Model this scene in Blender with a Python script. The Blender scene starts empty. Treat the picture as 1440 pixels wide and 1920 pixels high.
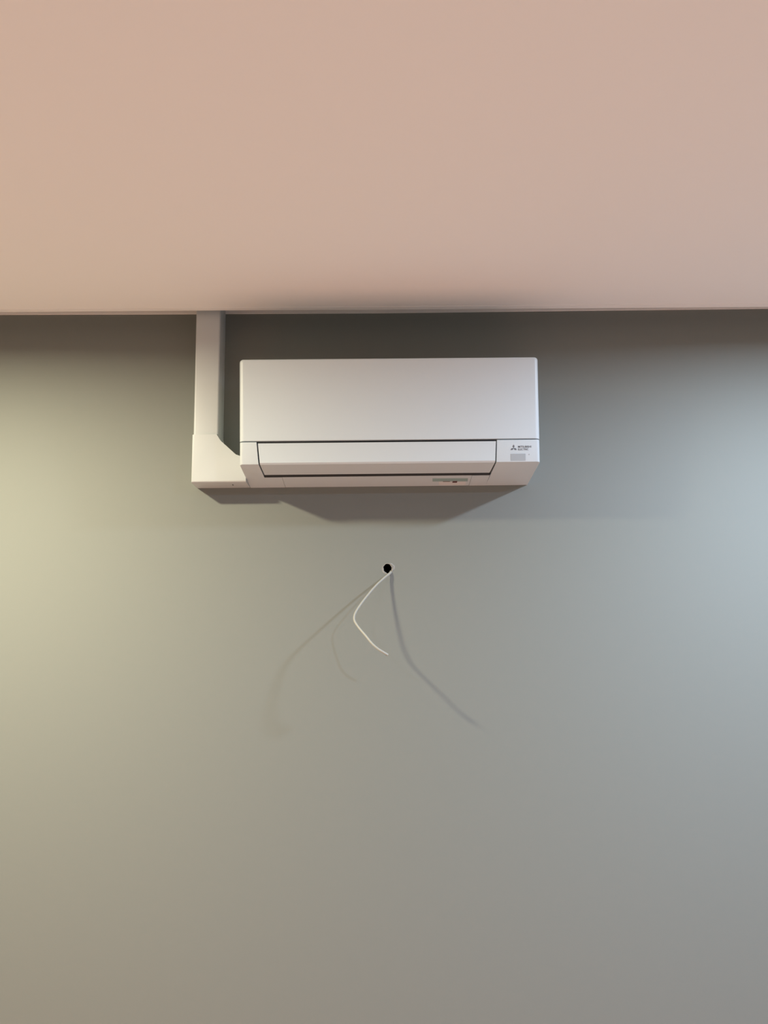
import bpy, bmesh, math, random
from mathutils import Matrix, Vector
C = bpy.context.scene.collection
random.seed(4)

# ------------------------------------------------------------------ camera
PITCH, ROLL, YAW, DIST, EYE, FPX = .1576, -.0124, .0114, 2.4249, 1.5, 1600.
cp, sp, cy, sy = math.cos(PITCH), math.sin(PITCH), math.cos(YAW), math.sin(YAW)
F = Vector((sy * cp, cy * cp, sp)); R0 = Vector((cy, -sy, 0)); U0 = R0.cross(F)
R = R0 * math.cos(ROLL) + U0 * math.sin(ROLL)
U = -R0 * math.sin(ROLL) + U0 * math.cos(ROLL)
cam_d = bpy.data.cameras.new('camera'); cam = bpy.data.objects.new('camera', cam_d); C.objects.link(cam)
m = Matrix.Identity(4)
for i in range(3):
    m[i][0], m[i][1], m[i][2] = R[i], U[i], -F[i]
m.translation = (0, -DIST, EYE)
cam.matrix_world = m
cam_d.sensor_fit = 'VERTICAL'; cam_d.sensor_height = 24; cam_d.lens = FPX / 1920 * 24
cam_d.clip_start = .02
bpy.context.scene.camera = cam

# ------------------------------------------------------------------ world and exposure
w = bpy.data.worlds.new('world'); bpy.context.scene.world = w; w.use_nodes = True
w.node_tree.nodes['Background'].inputs[0].default_value = (.5, .5, .5, 1)
w.node_tree.nodes['Background'].inputs[1].default_value = .0
vs = bpy.context.scene.view_settings
bpy.context.scene.display_settings.display_device = 'sRGB'
vs.view_transform = 'Standard'; vs.look = 'None'; vs.gamma = 1; vs.use_curve_mapping = False; vs.exposure = 0
bpy.context.scene.cycles.max_bounces = 10; bpy.context.scene.cycles.diffuse_bounces = 6
bpy.context.scene.cycles.use_denoising = True

# the four ceiling lamps: x, y, watts, colour, spread (deg), diameter
CEIL = 2.457
LAMPS = [(-1.205, -.945, 60, (1, .905, .65), 172, .12),
         (1.324, -.875, 47, (.70, .83, 1), 172, .12),
         (-1.12, -2.29, 12, (.55, .75, 1), 172, .03),
         (1.211, -2.29, 38, (.48, .72, 1), 172, .03)]

# ------------------------------------------------------------------ materials
def mat(name, col, rough=.5, bump=0, bscale=200, spec=.5, var=0, vscale=3):
    mt = bpy.data.materials.new(name); mt.use_nodes = True
    nt = mt.node_tree; b = nt.nodes['Principled BSDF']
    b.inputs['Base Color'].default_value = (*col, 1); b.inputs['Roughness'].default_value = rough
    b.inputs['Specular IOR Level'].default_value = spec
    tc = nt.nodes.new('ShaderNodeTexCoord')
    if bump:
        n = nt.nodes.new('ShaderNodeTexNoise'); n.inputs['Scale'].default_value = bscale; n.inputs['Detail'].default_value = 4
        bp = nt.nodes.new('ShaderNodeBump'); bp.inputs['Strength'].default_value = bump; bp.inputs['Distance'].default_value = .001
        nt.links.new(tc.outputs['Object'], n.inputs['Vector']); nt.links.new(n.outputs['Fac'], bp.inputs['Height'])
        nt.links.new(bp.outputs['Normal'], b.inputs['Normal'])
    if var:
        n = nt.nodes.new('ShaderNodeTexNoise'); n.inputs['Scale'].default_value = vscale; n.inputs['Detail'].default_value = 3
        r = nt.nodes.new('ShaderNodeValToRGB')
        r.color_ramp.elements[0].position = .3; r.color_ramp.elements[1].position = .7
        r.color_ramp.elements[0].color = (*[c * (1 - var) for c in col], 1)
        r.color_ramp.elements[1].color = (*[min(1, c * (1 + var)) for c in col], 1)
        nt.links.new(tc.outputs['Object'], n.inputs['Vector']); nt.links.new(n.outputs['Fac'], r.inputs[0])
        nt.links.new(r.outputs[0], b.inputs['Base Color'])
    return mt

def floor_mat():
    mt = bpy.data.materials.new('wood_floor'); mt.use_nodes = True; nt = mt.node_tree; b = nt.nodes['Principled BSDF']
    tc = nt.nodes.new('ShaderNodeTexCoord'); br = nt.nodes.new('ShaderNodeTexBrick')
    br.inputs['Scale'].default_value = 1; br.inputs['Brick Width'].default_value = 1.2; br.inputs['Row Height'].default_value = .16
    br.inputs['Mortar Size'].default_value = .002
    br.inputs['Color1'].default_value = (*FLOOR_A, 1); br.inputs['Color2'].default_value = (*FLOOR_B, 1)
    br.inputs['Mortar'].default_value = (.2, .12, .08, 1)
    nt.links.new(tc.outputs['Object'], br.inputs['Vector']); nt.links.new(br.outputs['Color'], b.inputs['Base Color'])
    b.inputs['Roughness'].default_value = .6
    return mt

FLOOR_A, FLOOR_B = (.765, .46, .345), (.705, .42, .315)
WALL = mat('grey_green_paint', (.215, .230, .213), .75, .06, 260, .2)
SIDE = mat('side_wall_paint', (.50, .46, .42), .8, .05, 200, .2)
REAR = mat('dark_rear_wall_paint', (.15, .15, .15), .8, .05, 200, .2)  # wall out of view, made dark to cut light bounced onto the ceiling
CEILING = mat('white_ceiling_paint', (.84, .83, .82), .85, .04, 180, .2)
PLASTIC = mat('white_plastic', (.555, .615, .645), .36, 0, 0, .35)
TRUNK = mat('white_pvc', (.51, .545, .555), .36, 0, 0, .4)
DARK = mat('dark_duct_and_gap_shade', (.012, .012, .013), .6)  # dark duct plastic, its near-black also painted in for shade in gaps
BLACKHOLE = mat('hole_depth_shade', (.006, .006, .005), 1, spec=0)  # black stands in for the shade deep inside the hole
GREYWIN = mat('grey_receiver_window', (.36, .39, .41), .4, spec=.3)
INK = mat('grey_print', (.12, .125, .14), .5)
STICK_T = mat('sticker_teal_grey', (.27, .37, .36), .6, spec=.2)
STICK_W = mat('sticker_white', (.64, .64, .64), .5, spec=.2)
STICK_R = mat('sticker_dark_red', (.10, .035, .035), .5)
CABLE = mat('cable_sheath', (.38, .38, .34), .5)
PLASTER = mat('crumbled_plaster', (.33, .33, .315), .95, .8, 300, .1, .15, 60)
TRIMP = mat('white_trim_paint', (.84, .82, .80), .8, 0, 0, .2)

# ------------------------------------------------------------------ helpers
def link(name, bm, mt, parent=None, smooth=False):
    me = bpy.data.meshes.new(name); bmesh.ops.recalc_face_normals(bm, faces=bm.faces[:]); bm.to_mesh(me); bm.free()
    o = bpy.data.objects.new(name, me); C.objects.link(o); me.materials.append(mt)
    if smooth:
        for p in me.polygons: p.use_smooth = True
    if parent:
        o.parent = parent; o.matrix_parent_inverse = parent.matrix_world.inverted()
    return o
def shade_auto(o, ang=35):
    me = o.data
    for p in me.polygons: p.use_smooth = True
    me.set_sharp_from_angle(angle=math.radians(ang))
def struct(o): o['kind'] = 'structure'; return o
def thing(name, label, cat, loc):
    o = bpy.data.objects.new(name, None); C.objects.link(o); o.location = loc; o.empty_display_size = .05
    o['label'] = label; o['category'] = cat
    bpy.context.view_layer.update()
    return o
def box(bm, x0, x1, y0, y1, z0, z1):
    v = [bm.verts.new(p) for p in ((x0, y0, z0), (x1, y0, z0), (x1, y1, z0), (x0, y1, z0), (x0, y0, z1), (x1, y0, z1), (x1, y1, z1), (x0, y1, z1))]
    for f in ((0, 3, 2, 1), (4, 5, 6, 7), (0, 1, 5, 4), (1, 2, 6, 5), (2, 3, 7, 6), (3, 0, 4, 7)): bm.faces.new([v[i] for i in f])
def loft(bm, A, B):
    """closed prism between two matching loops of points"""
    a = [bm.verts.new(p) for p in A]; b = [bm.verts.new(p) for p in B]; n = len(a)
    bm.faces.new(a); bm.faces.new(b[::-1])
    for i in range(n): bm.faces.new((a[i], b[i], b[(i + 1) % n], a[(i + 1) % n]))
    return a, b
def bevel(bm, pick, off, seg=3):
    es = [e for e in bm.edges if pick(e.verts[0].co, e.verts[1].co)]
    bmesh.ops.bevel(bm, geom=es, offset=off, segments=seg, profile=.5, affect='EDGES', clamp_overlap=True)
def tube(bm, pts, rads, n=12):
    rings = []; prev = None
    for i, p in enumerate(pts):
        t = (pts[min(i + 1, len(pts) - 1)] - pts[max(i - 1, 0)]).normalized()
        if prev is None: nr = t.orthogonal().normalized()
        else: nr = (prev - t * prev.dot(t)).normalized()
        prev = nr; bn = t.cross(nr)
        rings.append([bm.verts.new(p + (nr * math.cos(2 * math.pi * k / n) + bn * math.sin(2 * math.pi * k / n)) * rads[i]) for k in range(n)])
    for a, b in zip(rings, rings[1:]):
        for k in range(n): bm.faces.new((a[k], a[(k + 1) % n], b[(k + 1) % n], b[k]))
    bm.faces.new(rings[0]); bm.faces.new(rings[-1][::-1])
def spline(P, sub=8):
    out = []
    for i in range(len(P) - 1):
        p0, p1, p2, p3 = P[max(i - 1, 0)], P[i], P[i + 1], P[min(i + 2, len(P) - 1)]
        for k in range(sub):
            t = k / sub
            out.append(.5 * ((2 * p1) + (p2 - p0) * t + (2 * p0 - 5 * p1 + 4 * p2 - p3) * t * t + (3 * p1 - p0 - 3 * p2 + p3) * t ** 3))
    out.append(P[-1]); return out

# ------------------------------------------------------------------ the room
XW, YF, TOP = 2.3, -4.2, 2.62
HX, HZ, HR = .0368, 1.7226, .0128
bm = bmesh.new()
outer = [bm.verts.new(p) for p in ((-XW, 0, 0), (XW, 0, 0), (XW, 0, TOP), (-XW, 0, TOP))]
hole = []
for k in range(40):
    a = 2 * math.pi * k / 40
    r = HR * (1 + .035 * math.sin(3 * a + .5) + .02 * math.sin(7 * a))
    hole.append(bm.verts.new((HX + r * math.cos(a), 0, HZ + r * 1.05 * math.sin(a))))
es = [bm.edges.new((l[i], l[(i + 1) % len(l)])) for l in (outer, hole) for i in range(len(l))]
bmesh.ops.triangle_fill(bm, use_beauty=True, edges=es, normal=(0, -1, 0))
HOLE_PTS = [v.co.copy() for v in hole]
wall = struct(link('wall_back', bm, WALL))
for name, b, mt in (('wall_left', (-XW - .1, -XW, YF, .12, 0, TOP), SIDE), ('wall_right', (XW, XW + .1, YF, .12, 0, TOP), SIDE),
                    ('wall_front', (-XW, XW, YF - .1, YF, 0, TOP), REAR)):
    bm = bmesh.new(); box(bm, *b); struct(link(name, bm, mt))
bm = bmesh.new(); box(bm, -XW, XW, YF, 0, -.1, 0); fl = struct(link('floor', bm, floor_mat()))
# lowered ceiling sheet: stops short of the wall, the trunking passes up through the gap
bm = bmesh.new()
sec = [(YF, CEIL), (-.124, CEIL - .0005), (-.124, TOP), (YF, TOP)]
loft(bm, [(-XW, y, z) for y, z in sec], [(XW, y, z) for y, z in sec])
struct(link('ceiling', bm, CEILING))
bm = bmesh.new(); box(bm, -XW, XW, YF, 0, TOP, TOP + .08); struct(link('ceiling', bm, CEILING))
# edge bead along the ceiling sheet
XS = [-XW, -1.06, -.54, .003, .585, 1.14, XW]
ZB = [2.4552, 2.4552, 2.4557, 2.4557, 2.4555, 2.4553, 2.4553]
ZE = [2.4590, 2.4588, 2.4588, 2.4570, 2.4566, 2.4560, 2.4560]
bm = bmesh.new(); prev = None
for x, zb_, ze_ in zip(XS, ZB, ZE):
    ring = [bm.verts.new(p) for p in ((x, -.124, zb_), (x, -.101, ze_ - .0006), (x, -.100, ze_), (x, -.100, TOP), (x, -.124, TOP))]
    if prev:
        for i in range(5): bm.faces.new((prev[i], prev[(i + 1) % 5], ring[(i + 1) % 5], ring[i]))
    else: bm.faces.new(ring)
    prev = ring
bm.faces.new(prev[::-1])
struct(link('trim_1', bm, CEILING))
# pale unpainted strip along the wall top
ZW = [2.4925, 2.4910, 2.4881, 2.4862, 2.4890, 2.4910, 2.492]
bm = bmesh.new(); prev = None
for x, z in zip(XS, ZW):
    ring = [bm.verts.new(p) for p in ((x, 0, z), (x, -.004, z), (x, -.004, TOP), (x, 0, TOP))]
    if prev:
        for i in range(4): bm.faces.new((prev[i], prev[(i + 1) % 4], ring[(i + 1) % 4], ring[i]))
    else: bm.faces.new(ring)
    prev = ring
bm.faces.new(prev[::-1])
struct(link('trim_2', bm, TRIMP))
# plinths
bm = bmesh.new(); box(bm, -XW, XW, -.014, 0, 0, .09); bevel(bm, lambda a, b: abs(a.z - .09) < 1e-5 and abs(b.z - .09) < 1e-5 and a.y < -.01 and b.y < -.01, .006)
struct(link('baseboard_back', bm, TRIMP))

# ------------------------------------------------------------------ air conditioner
XL, XR = -.3570, .4438
ZBK, ZFR, ZSE, ZTO = 1.9601, 1.9846, 2.0436, 2.2670
DFR, DTO = .203, .2317
def D(z): return DFR + (DTO - DFR) * max(0, (z - ZFR)) / (ZTO - ZFR)
def zbot(y): return ZBK + (ZFR - ZBK) * (-y) / DFR
ac = thing('air_conditioner', 'white wall-mounted split air conditioner under the ceiling on the grey wall', 'air conditioner', ((XL + XR) / 2, 0, ZBK))

# body: two lower end cheeks, the chassis behind the front panel
bm = bmesh.new()
def cheek(xo, xt, xe, xb, lo):
    """outer x, inner x at the flap's top, edge and underside end"""
    prof = [(0, ZBK), (-.096, zbot(-.096)), (-DFR, ZFR), (-D(ZSE), ZSE), (0, ZSE)]
    inn = [xb, xb, xe, xt, xt]
    a, b = loft(bm, [(xo, y, z) for y, z in prof], [(x, y, z) for x, (y, z) in zip(inn, prof)])
cheek(XL, -.3118, -.3066, -.3050, -1)
cheek(XR, .3292, .3268, .3228, 1)
def near(a, b, f): return f(a) and f(b)
isout = lambda v: abs(v.x - XL) < 1e-5 or abs(v.x - XR) < 1e-5
bevel(bm, lambda a, b: isout(a) and isout(b) and abs(a.x - b.x) < 1e-5 and a.y < -.15 and b.y < -.15 and abs(a.z - b.z) > .03, .010, 5)
bevel(bm, lambda a, b: a.z < ZFR + .001 and b.z < ZFR + .001 and abs(a.y + DFR) < .012 and abs(b.y + DFR) < .012 and abs(a.y - b.y) < .012, .0015, 2)
bevel(bm, lambda a, b: isout(a) and isout(b) and a.z < ZFR + .0005 and b.z < ZFR + .0005, .003, 2)
# underside strips either side of the bottom cover, and chassis
for x0, x1 in ((-.3052, -.2563), (.2742, .3230)):
    prof = [(0, ZBK), (-.091, zbot(-.091)), (-.091, 1.99), (0, 1.99)]
    loft(bm, [(x0, y, z) for y, z in prof], [(x1, y, z) for y, z in prof])
box(bm, XL + .0005, XR - .0005, -.190, 0, ZSE + .0008, ZTO - .003)
body = link('body', bm, PLASTIC, ac); shade_auto(body)

bm = bmesh.new()
prof = [(-.0005, ZBK + .0001), (-.0910, zbot(-.091)), (-.0910, 1.989), (-.0005, 1.989)]
loft(bm, [(-.2555, y, z) for y, z in prof], [(.2734, y, z) for y, z in prof])
bevel(bm, lambda a, b: abs(a.y + .091) < 1e-5 and abs(b.y + .091) < 1e-5 and a.z < 1.98 and b.z < 1.98, .0012, 2)
bc = link('bottom_cover', bm, PLASTIC, ac)

# outlet duct behind the flap, near-black to carry the recess shade too
bm = bmesh.new()
prof = [(-.0920, zbot(-.092) + .0006), (-.0920, ZSE), (-.186, ZSE), (-.186, 2.012), (-.135, 1.992), (-.108, zbot(-.108) + .006)]
loft(bm, [(-.3045, y, z) for y, z in prof], [(.3225, y, z) for y, z in prof])
box(bm, -.3115, .329, -.2045, -.186, ZSE - .0004, ZSE + .0022)  # dark strip laid in the panel seam in place of its shade
link('outlet_and_seam_shade', bm, DARK, ac)

# front panel
bm = bmesh.new()
zp = 2.0462
def rrect(x0, x1, z0, z1, rt, n=6):
    pts = [(x0, z0), (x1, z0)]
    pts += [(x1 - rt + rt * math.cos(k * math.pi / 2 / n), z1 - rt + rt * math.sin(k * math.pi / 2 / n)) for k in range(n + 1)]
    pts += [(x0 + rt - rt * math.sin(k * math.pi / 2 / n), z1 - rt + rt * math.cos(k * math.pi / 2 / n)) for k in range(n + 1)]
    return pts
rings = [[bm.verts.new((x, -.192, z)) for x, z in rrect(XL, XR, zp, ZTO, .009)]]
for k in range(9):
    a = math.pi / 2 * k / 8
    q = 1 - math.cos(a)
    rings.append([bm.verts.new((x, -D(z) + .009 * (1 - math.sin(a)), z)) for x, z in rrect(XL + .013 * q, XR - .013 * q, zp + .0012 * q, ZTO - .005 * q, .009 - .004 * q)])
for A, B in zip(rings, rings[1:]):
    for i in range(len(A)): bm.faces.new((A[i], A[(i + 1) % len(A)], B[(i + 1) % len(A)], B[i]))
bm.faces.new(rings[0]); bm.faces.new(rings[-1])
fp = link('front_panel', bm, PLASTIC, ac); shade_auto(fp, 28)

# flap: upright front face that turns under to the outlet
bm = bmesh.new()
zt = 2.0405
path = [(-D(zt), zt), (-DFR - .0008, ZFR + .012), (-DFR - .0002, ZFR + .004), (-DFR + .004, ZFR - .0002), (-.1145, zbot(-.1145) + .0002)]
xl = [-.3080, -.3040, -.3033, -.3030, -.3016]; xr = [.3264, .3242, .3238, .3232, .3196]
inn = [(-.1145, zbot(-.1145) + .005), (-DFR + .012, ZFR + .006), (-D(zt) + .008, zt)]
A = [(x, y, z) for x, (y, z) in zip(xl, path)] + [(xl[4], *inn[0]), (xl[3], *inn[1]), (xl[0], *inn[2])]
B = [(x, y, z) for x, (y, z) in zip(xr, path)] + [(xr[4], *inn[0]), (xr[3], *inn[1]), (xr[0], *inn[2])]
loft(bm, A, B)
fl_ = link('flap', bm, PLASTIC, ac); shade_auto(fl_, 30)

# receiver window, lamp dot
def onface(x, z, lift): return (x, -(DFR + (z - ZFR) * (D(ZSE) - DFR) / (ZSE - ZFR)) - lift, z)
def plate(bm, pts, lo, hi): loft(bm, [onface(x, z, lo) for x, z in pts], [onface(x, z, hi) for x, z in pts])
bm = bmesh.new(); plate(bm, [(.3652, 1.9880), (.4045, 1.9880), (.4045, 2.0062), (.3652, 2.0062)], -.002, .0006)
g = link('receiver_window', bm, GREYWIN, ac); g['label'] = 'grey rectangular receiver window'
bm = bmesh.new(); plate(bm, [(.4140 + .0016 * math.cos(a * math.pi / 6), 2.0040 + .0016 * math.sin(a * math.pi / 6)) for a in range(12)], -.001, .0003)
link('indicator_lamp', bm, GREYWIN, ac)
# emblem of three diamonds
bm = bmesh.new()
cx, cz, s = .3731, 2.0212, .0056
for a in (90, 210, 330):
    u = Vector((math.cos(math.radians(a)), math.sin(math.radians(a))))
    d1 = Vector((math.cos(math.radians(a + 30)), math.sin(math.radians(a + 30)))) * s
    d2 = Vector((math.cos(math.radians(a - 30)), math.sin(math.radians(a - 30)))) * s
    plate(bm, [(cx + q.x, cz + q.y) for q in (Vector((0, 0)), d2, d1 + d2, d1)], -.0005, .0004)
em = link('maker_emblem', bm, INK, ac); em['label'] = 'dark grey three-diamond emblem'
# maker's lettering in two lines
def lettering(text, x0, x1, z0, z1, name):
    cu = bpy.data.curves.new('text', 'FONT'); cu.body = text; cu.extrude = 0; cu.offset = .012
    t = bpy.data.objects.new('text', cu); C.objects.link(t); bpy.context.view_layer.update()
    me = bpy.data.meshes.new_from_object(t.evaluated_get(bpy.context.evaluated_depsgraph_get()))
    bpy.data.objects.remove(t)
    b = bmesh.new(); b.from_mesh(me); bpy.data.meshes.remove(me)
    xs = [v.co.x for v in b.verts]; ys = [v.co.y for v in b.verts]
    for v in b.verts:
        v.co = onface(x0 + (v.co.x - min(xs)) / (max(xs) - min(xs)) * (x1 - x0), z0 + (v.co.y - min(ys)) / (max(ys) - min(ys)) * (z1 - z0), .0004)
    return link(name, b, INK, ac)
lettering('MITSUBISHI', .3850, .4202, 2.0222, 2.0276, 'lettering')
lettering('ELECTRIC', .3850, .4128, 2.0152, 2.0206, 'lettering')

# sticker on the underside
def onbot(x, y, lift): return (x, y, zbot(y) - lift)
def bplate(bm, pts, lo, hi): loft(bm, [onbot(x, y, lo) for x, y in pts], [onbot(x, y, hi) for x, y in pts])
bm = bmesh.new(); bplate(bm, [(.1648, -.070), (.2645, -.068), (.2665, -.041), (.1660, -.043)], -.0003, .0004)
stk = link('sticker', bm, STICK_T, ac); stk['label'] = 'teal grey sticker on the underside'
bm = bmesh.new(); bplate(bm, [(.1850, -.0425), (.2610, -.0408), (.2640, -.008), (.1860, -.009)], -.0003, .0004)
link('sticker_text_panel', bm, STICK_W, stk)
bm = bmesh.new(); bplate(bm, [(.2235, -.045), (.2368, -.0447), (.2368, -.0300), (.2235, -.0303)], -.0003, .0007)
link('sticker_mark', bm, STICK_R, stk)
bm = bmesh.new(); bplate(bm, [(.1960, -.044), (.2160, -.0437), (.2160, -.0390), (.1960, -.0393)], -.0003, .0006)
link('sticker_line', bm, STICK_R, stk)

# ------------------------------------------------------------------ cable trunking
tk = thing('cable_trunking', 'white plastic pipe trunking rising from air conditioner end to the ceiling', 'trunking', (-.47, 0, 1.9605))
bm = bmesh.new(); box(bm, -.5068, -.4372, -.0845, 0, 2.085, 2.60)
bevel(bm, lambda a, b: abs(a.x - b.x) < 1e-5 and abs(a.y - b.y) < 1e-5 and a.y < -.05, .0050, 4)
o = link('duct_cover', bm, TRUNK, tk); shade_auto(o)
bm = bmesh.new()
pg = [(-.5096, 2.0974), (-.5096, 1.9605), (-.3574, 1.9605), (-.3574, 2.0338), (-.3885, 2.0338), (-.4352, 2.0770), (-.4352, 2.0974)]
loft(bm, [(x, -.0875, z) for x, z in pg], [(x, 0, z) for x, z in pg])
bevel(bm, lambda a, b: a.y < -.08 and b.y < -.08 and not (a.x > -.358 and b.x > -.358) and not (a.z > 2.09 and b.z > 2.09), .0055, 4)
o = link('elbow_cover', bm, TRUNK, tk); shade_auto(o)
bm = bmesh.new(); box(bm, -.4015, -.3985, -.052, -.040, 1.9600, 1.9630)
link('clip_slot_shade', bm, DARK, o)  # raised dark block, its colour stands for the shade inside a slot

# ------------------------------------------------------------------ hole and cable
ho = thing('cable_hole', 'round black hole drilled through the grey wall below the air conditioner', 'hole', (HX, 0, HZ))
bm = bmesh.new()
rings = []
for k, (s_, y) in enumerate(((1, 0), (.97, .014), (.95, .015), (.93, .11))):
    rings.append([bm.verts.new((HX + (p.x - HX) * s_, y, HZ + (p.z - HZ) * s_)) for p in HOLE_PTS])
for a, b in zip(rings, rings[1:]):
    for i in range(len(a)): bm.faces.new((a[i], a[(i + 1) % len(a)], b[(i + 1) % len(a)], b[i]))
bm.faces.new(rings[-1])
link('bore', bm, BLACKHOLE, ho)
bm = bmesh.new()   # chipped plaster round the mouth, widest at lower left and right
N = len(HOLE_PTS); ri, ro, rm = [], [], []
for i, p in enumerate(HOLE_PTS):
    a = 2 * math.pi * i / N
    wdt = .0009 + .0042 * max(0, math.cos(a - math.radians(205))) ** 2 + .0055 * max(0, math.cos(a - math.radians(15))) ** 3 + random.uniform(0, .0012)
    dr = Vector((math.cos(a), 0, math.sin(a)))
    inn_ = .0026 * max(0, math.cos(a - math.radians(15))) ** 2 + random.uniform(-.0002, .0006)
    ri.append(bm.verts.new(p - dr * inn_ + Vector((0, .001, 0))))
    rm.append(bm.verts.new(p + dr * wdt * .4 + Vector((0, -.0008 - random.uniform(0, .0012), 0))))
    ro.append(bm.verts.new(p + dr * wdt + Vector((0, -.0001, 0))))
for i in range(N):
    j = (i + 1) % N
    bm.faces.new((ri[i], rm[i], rm[j], ri[j])); bm.faces.new((rm[i], ro[i], ro[j], rm[j]))
link('plaster_rim', bm, PLASTER, ho)
bm = bmesh.new()
for dx, dz, s_ in ((.0135, .0065, .0016), (.0118, .0040, .0020), (.0128, .0005, .0014), (.0112, .0085, .0012)):
    r_ = bmesh.ops.create_icosphere(bm, subdivisions=1, radius=s_, matrix=Matrix.Translation((HX + dx, -.0012, HZ + dz)))
    for v in r_['verts']: v.co += Vector([random.uniform(-.4, .4) * s_ for _ in range(3)])
link('plaster_crumb', bm, PLASTER, ho)

P = [Vector(p) for p in ((.0440, .070, 1.7190), (.0447, .030, 1.7160), (.0455, .004, 1.7125), (.0380, -.0075, 1.7045), (.0251, -.0165, 1.6937), (.0038, -.0347, 1.6731),
     (-.0171, -.0548, 1.6483), (-.0377, -.0769, 1.6209), (-.0520, -.0947, 1.5985), (-.0573, -.1060, 1.5835), (-.0556, -.1145, 1.5705), (-.0445, -.1271, 1.5532),
     (-.0253, -.1439, 1.5302), (-.0107, -.1539, 1.5119), (.0046, -.1587, 1.4978), (.0185, -.1590, 1.4887), (.0310, -.1561, 1.4809))]
S = spline(P, 8)
bm = bmesh.new(); tube(bm, S, [.0030 + .0012 * max(0, 1 - i / 40) + .0004 * max(0, (i - 100) / 28) for i in range(len(S))], 14)
cb = link('cable', bm, CABLE, None, True)
cb.data.set_sharp_from_angle(angle=math.radians(40))
cb['label'] = 'thin white electric cable hanging out of the hole in the wall'; cb['category'] = 'cable'

# ------------------------------------------------------------------ ceiling lamps (outside the frame)
for i, (x, y, pw, col, spr, dia) in enumerate(LAMPS):
    ld = bpy.data.lights.new('downlight', 'AREA'); ld.shape = 'DISK'; ld.size = dia; ld.energy = pw; ld.color = col; ld.spread = math.radians(spr)
    lo = bpy.data.objects.new('downlight', ld); C.objects.link(lo); lo.location = (x, y, CEIL - .004)
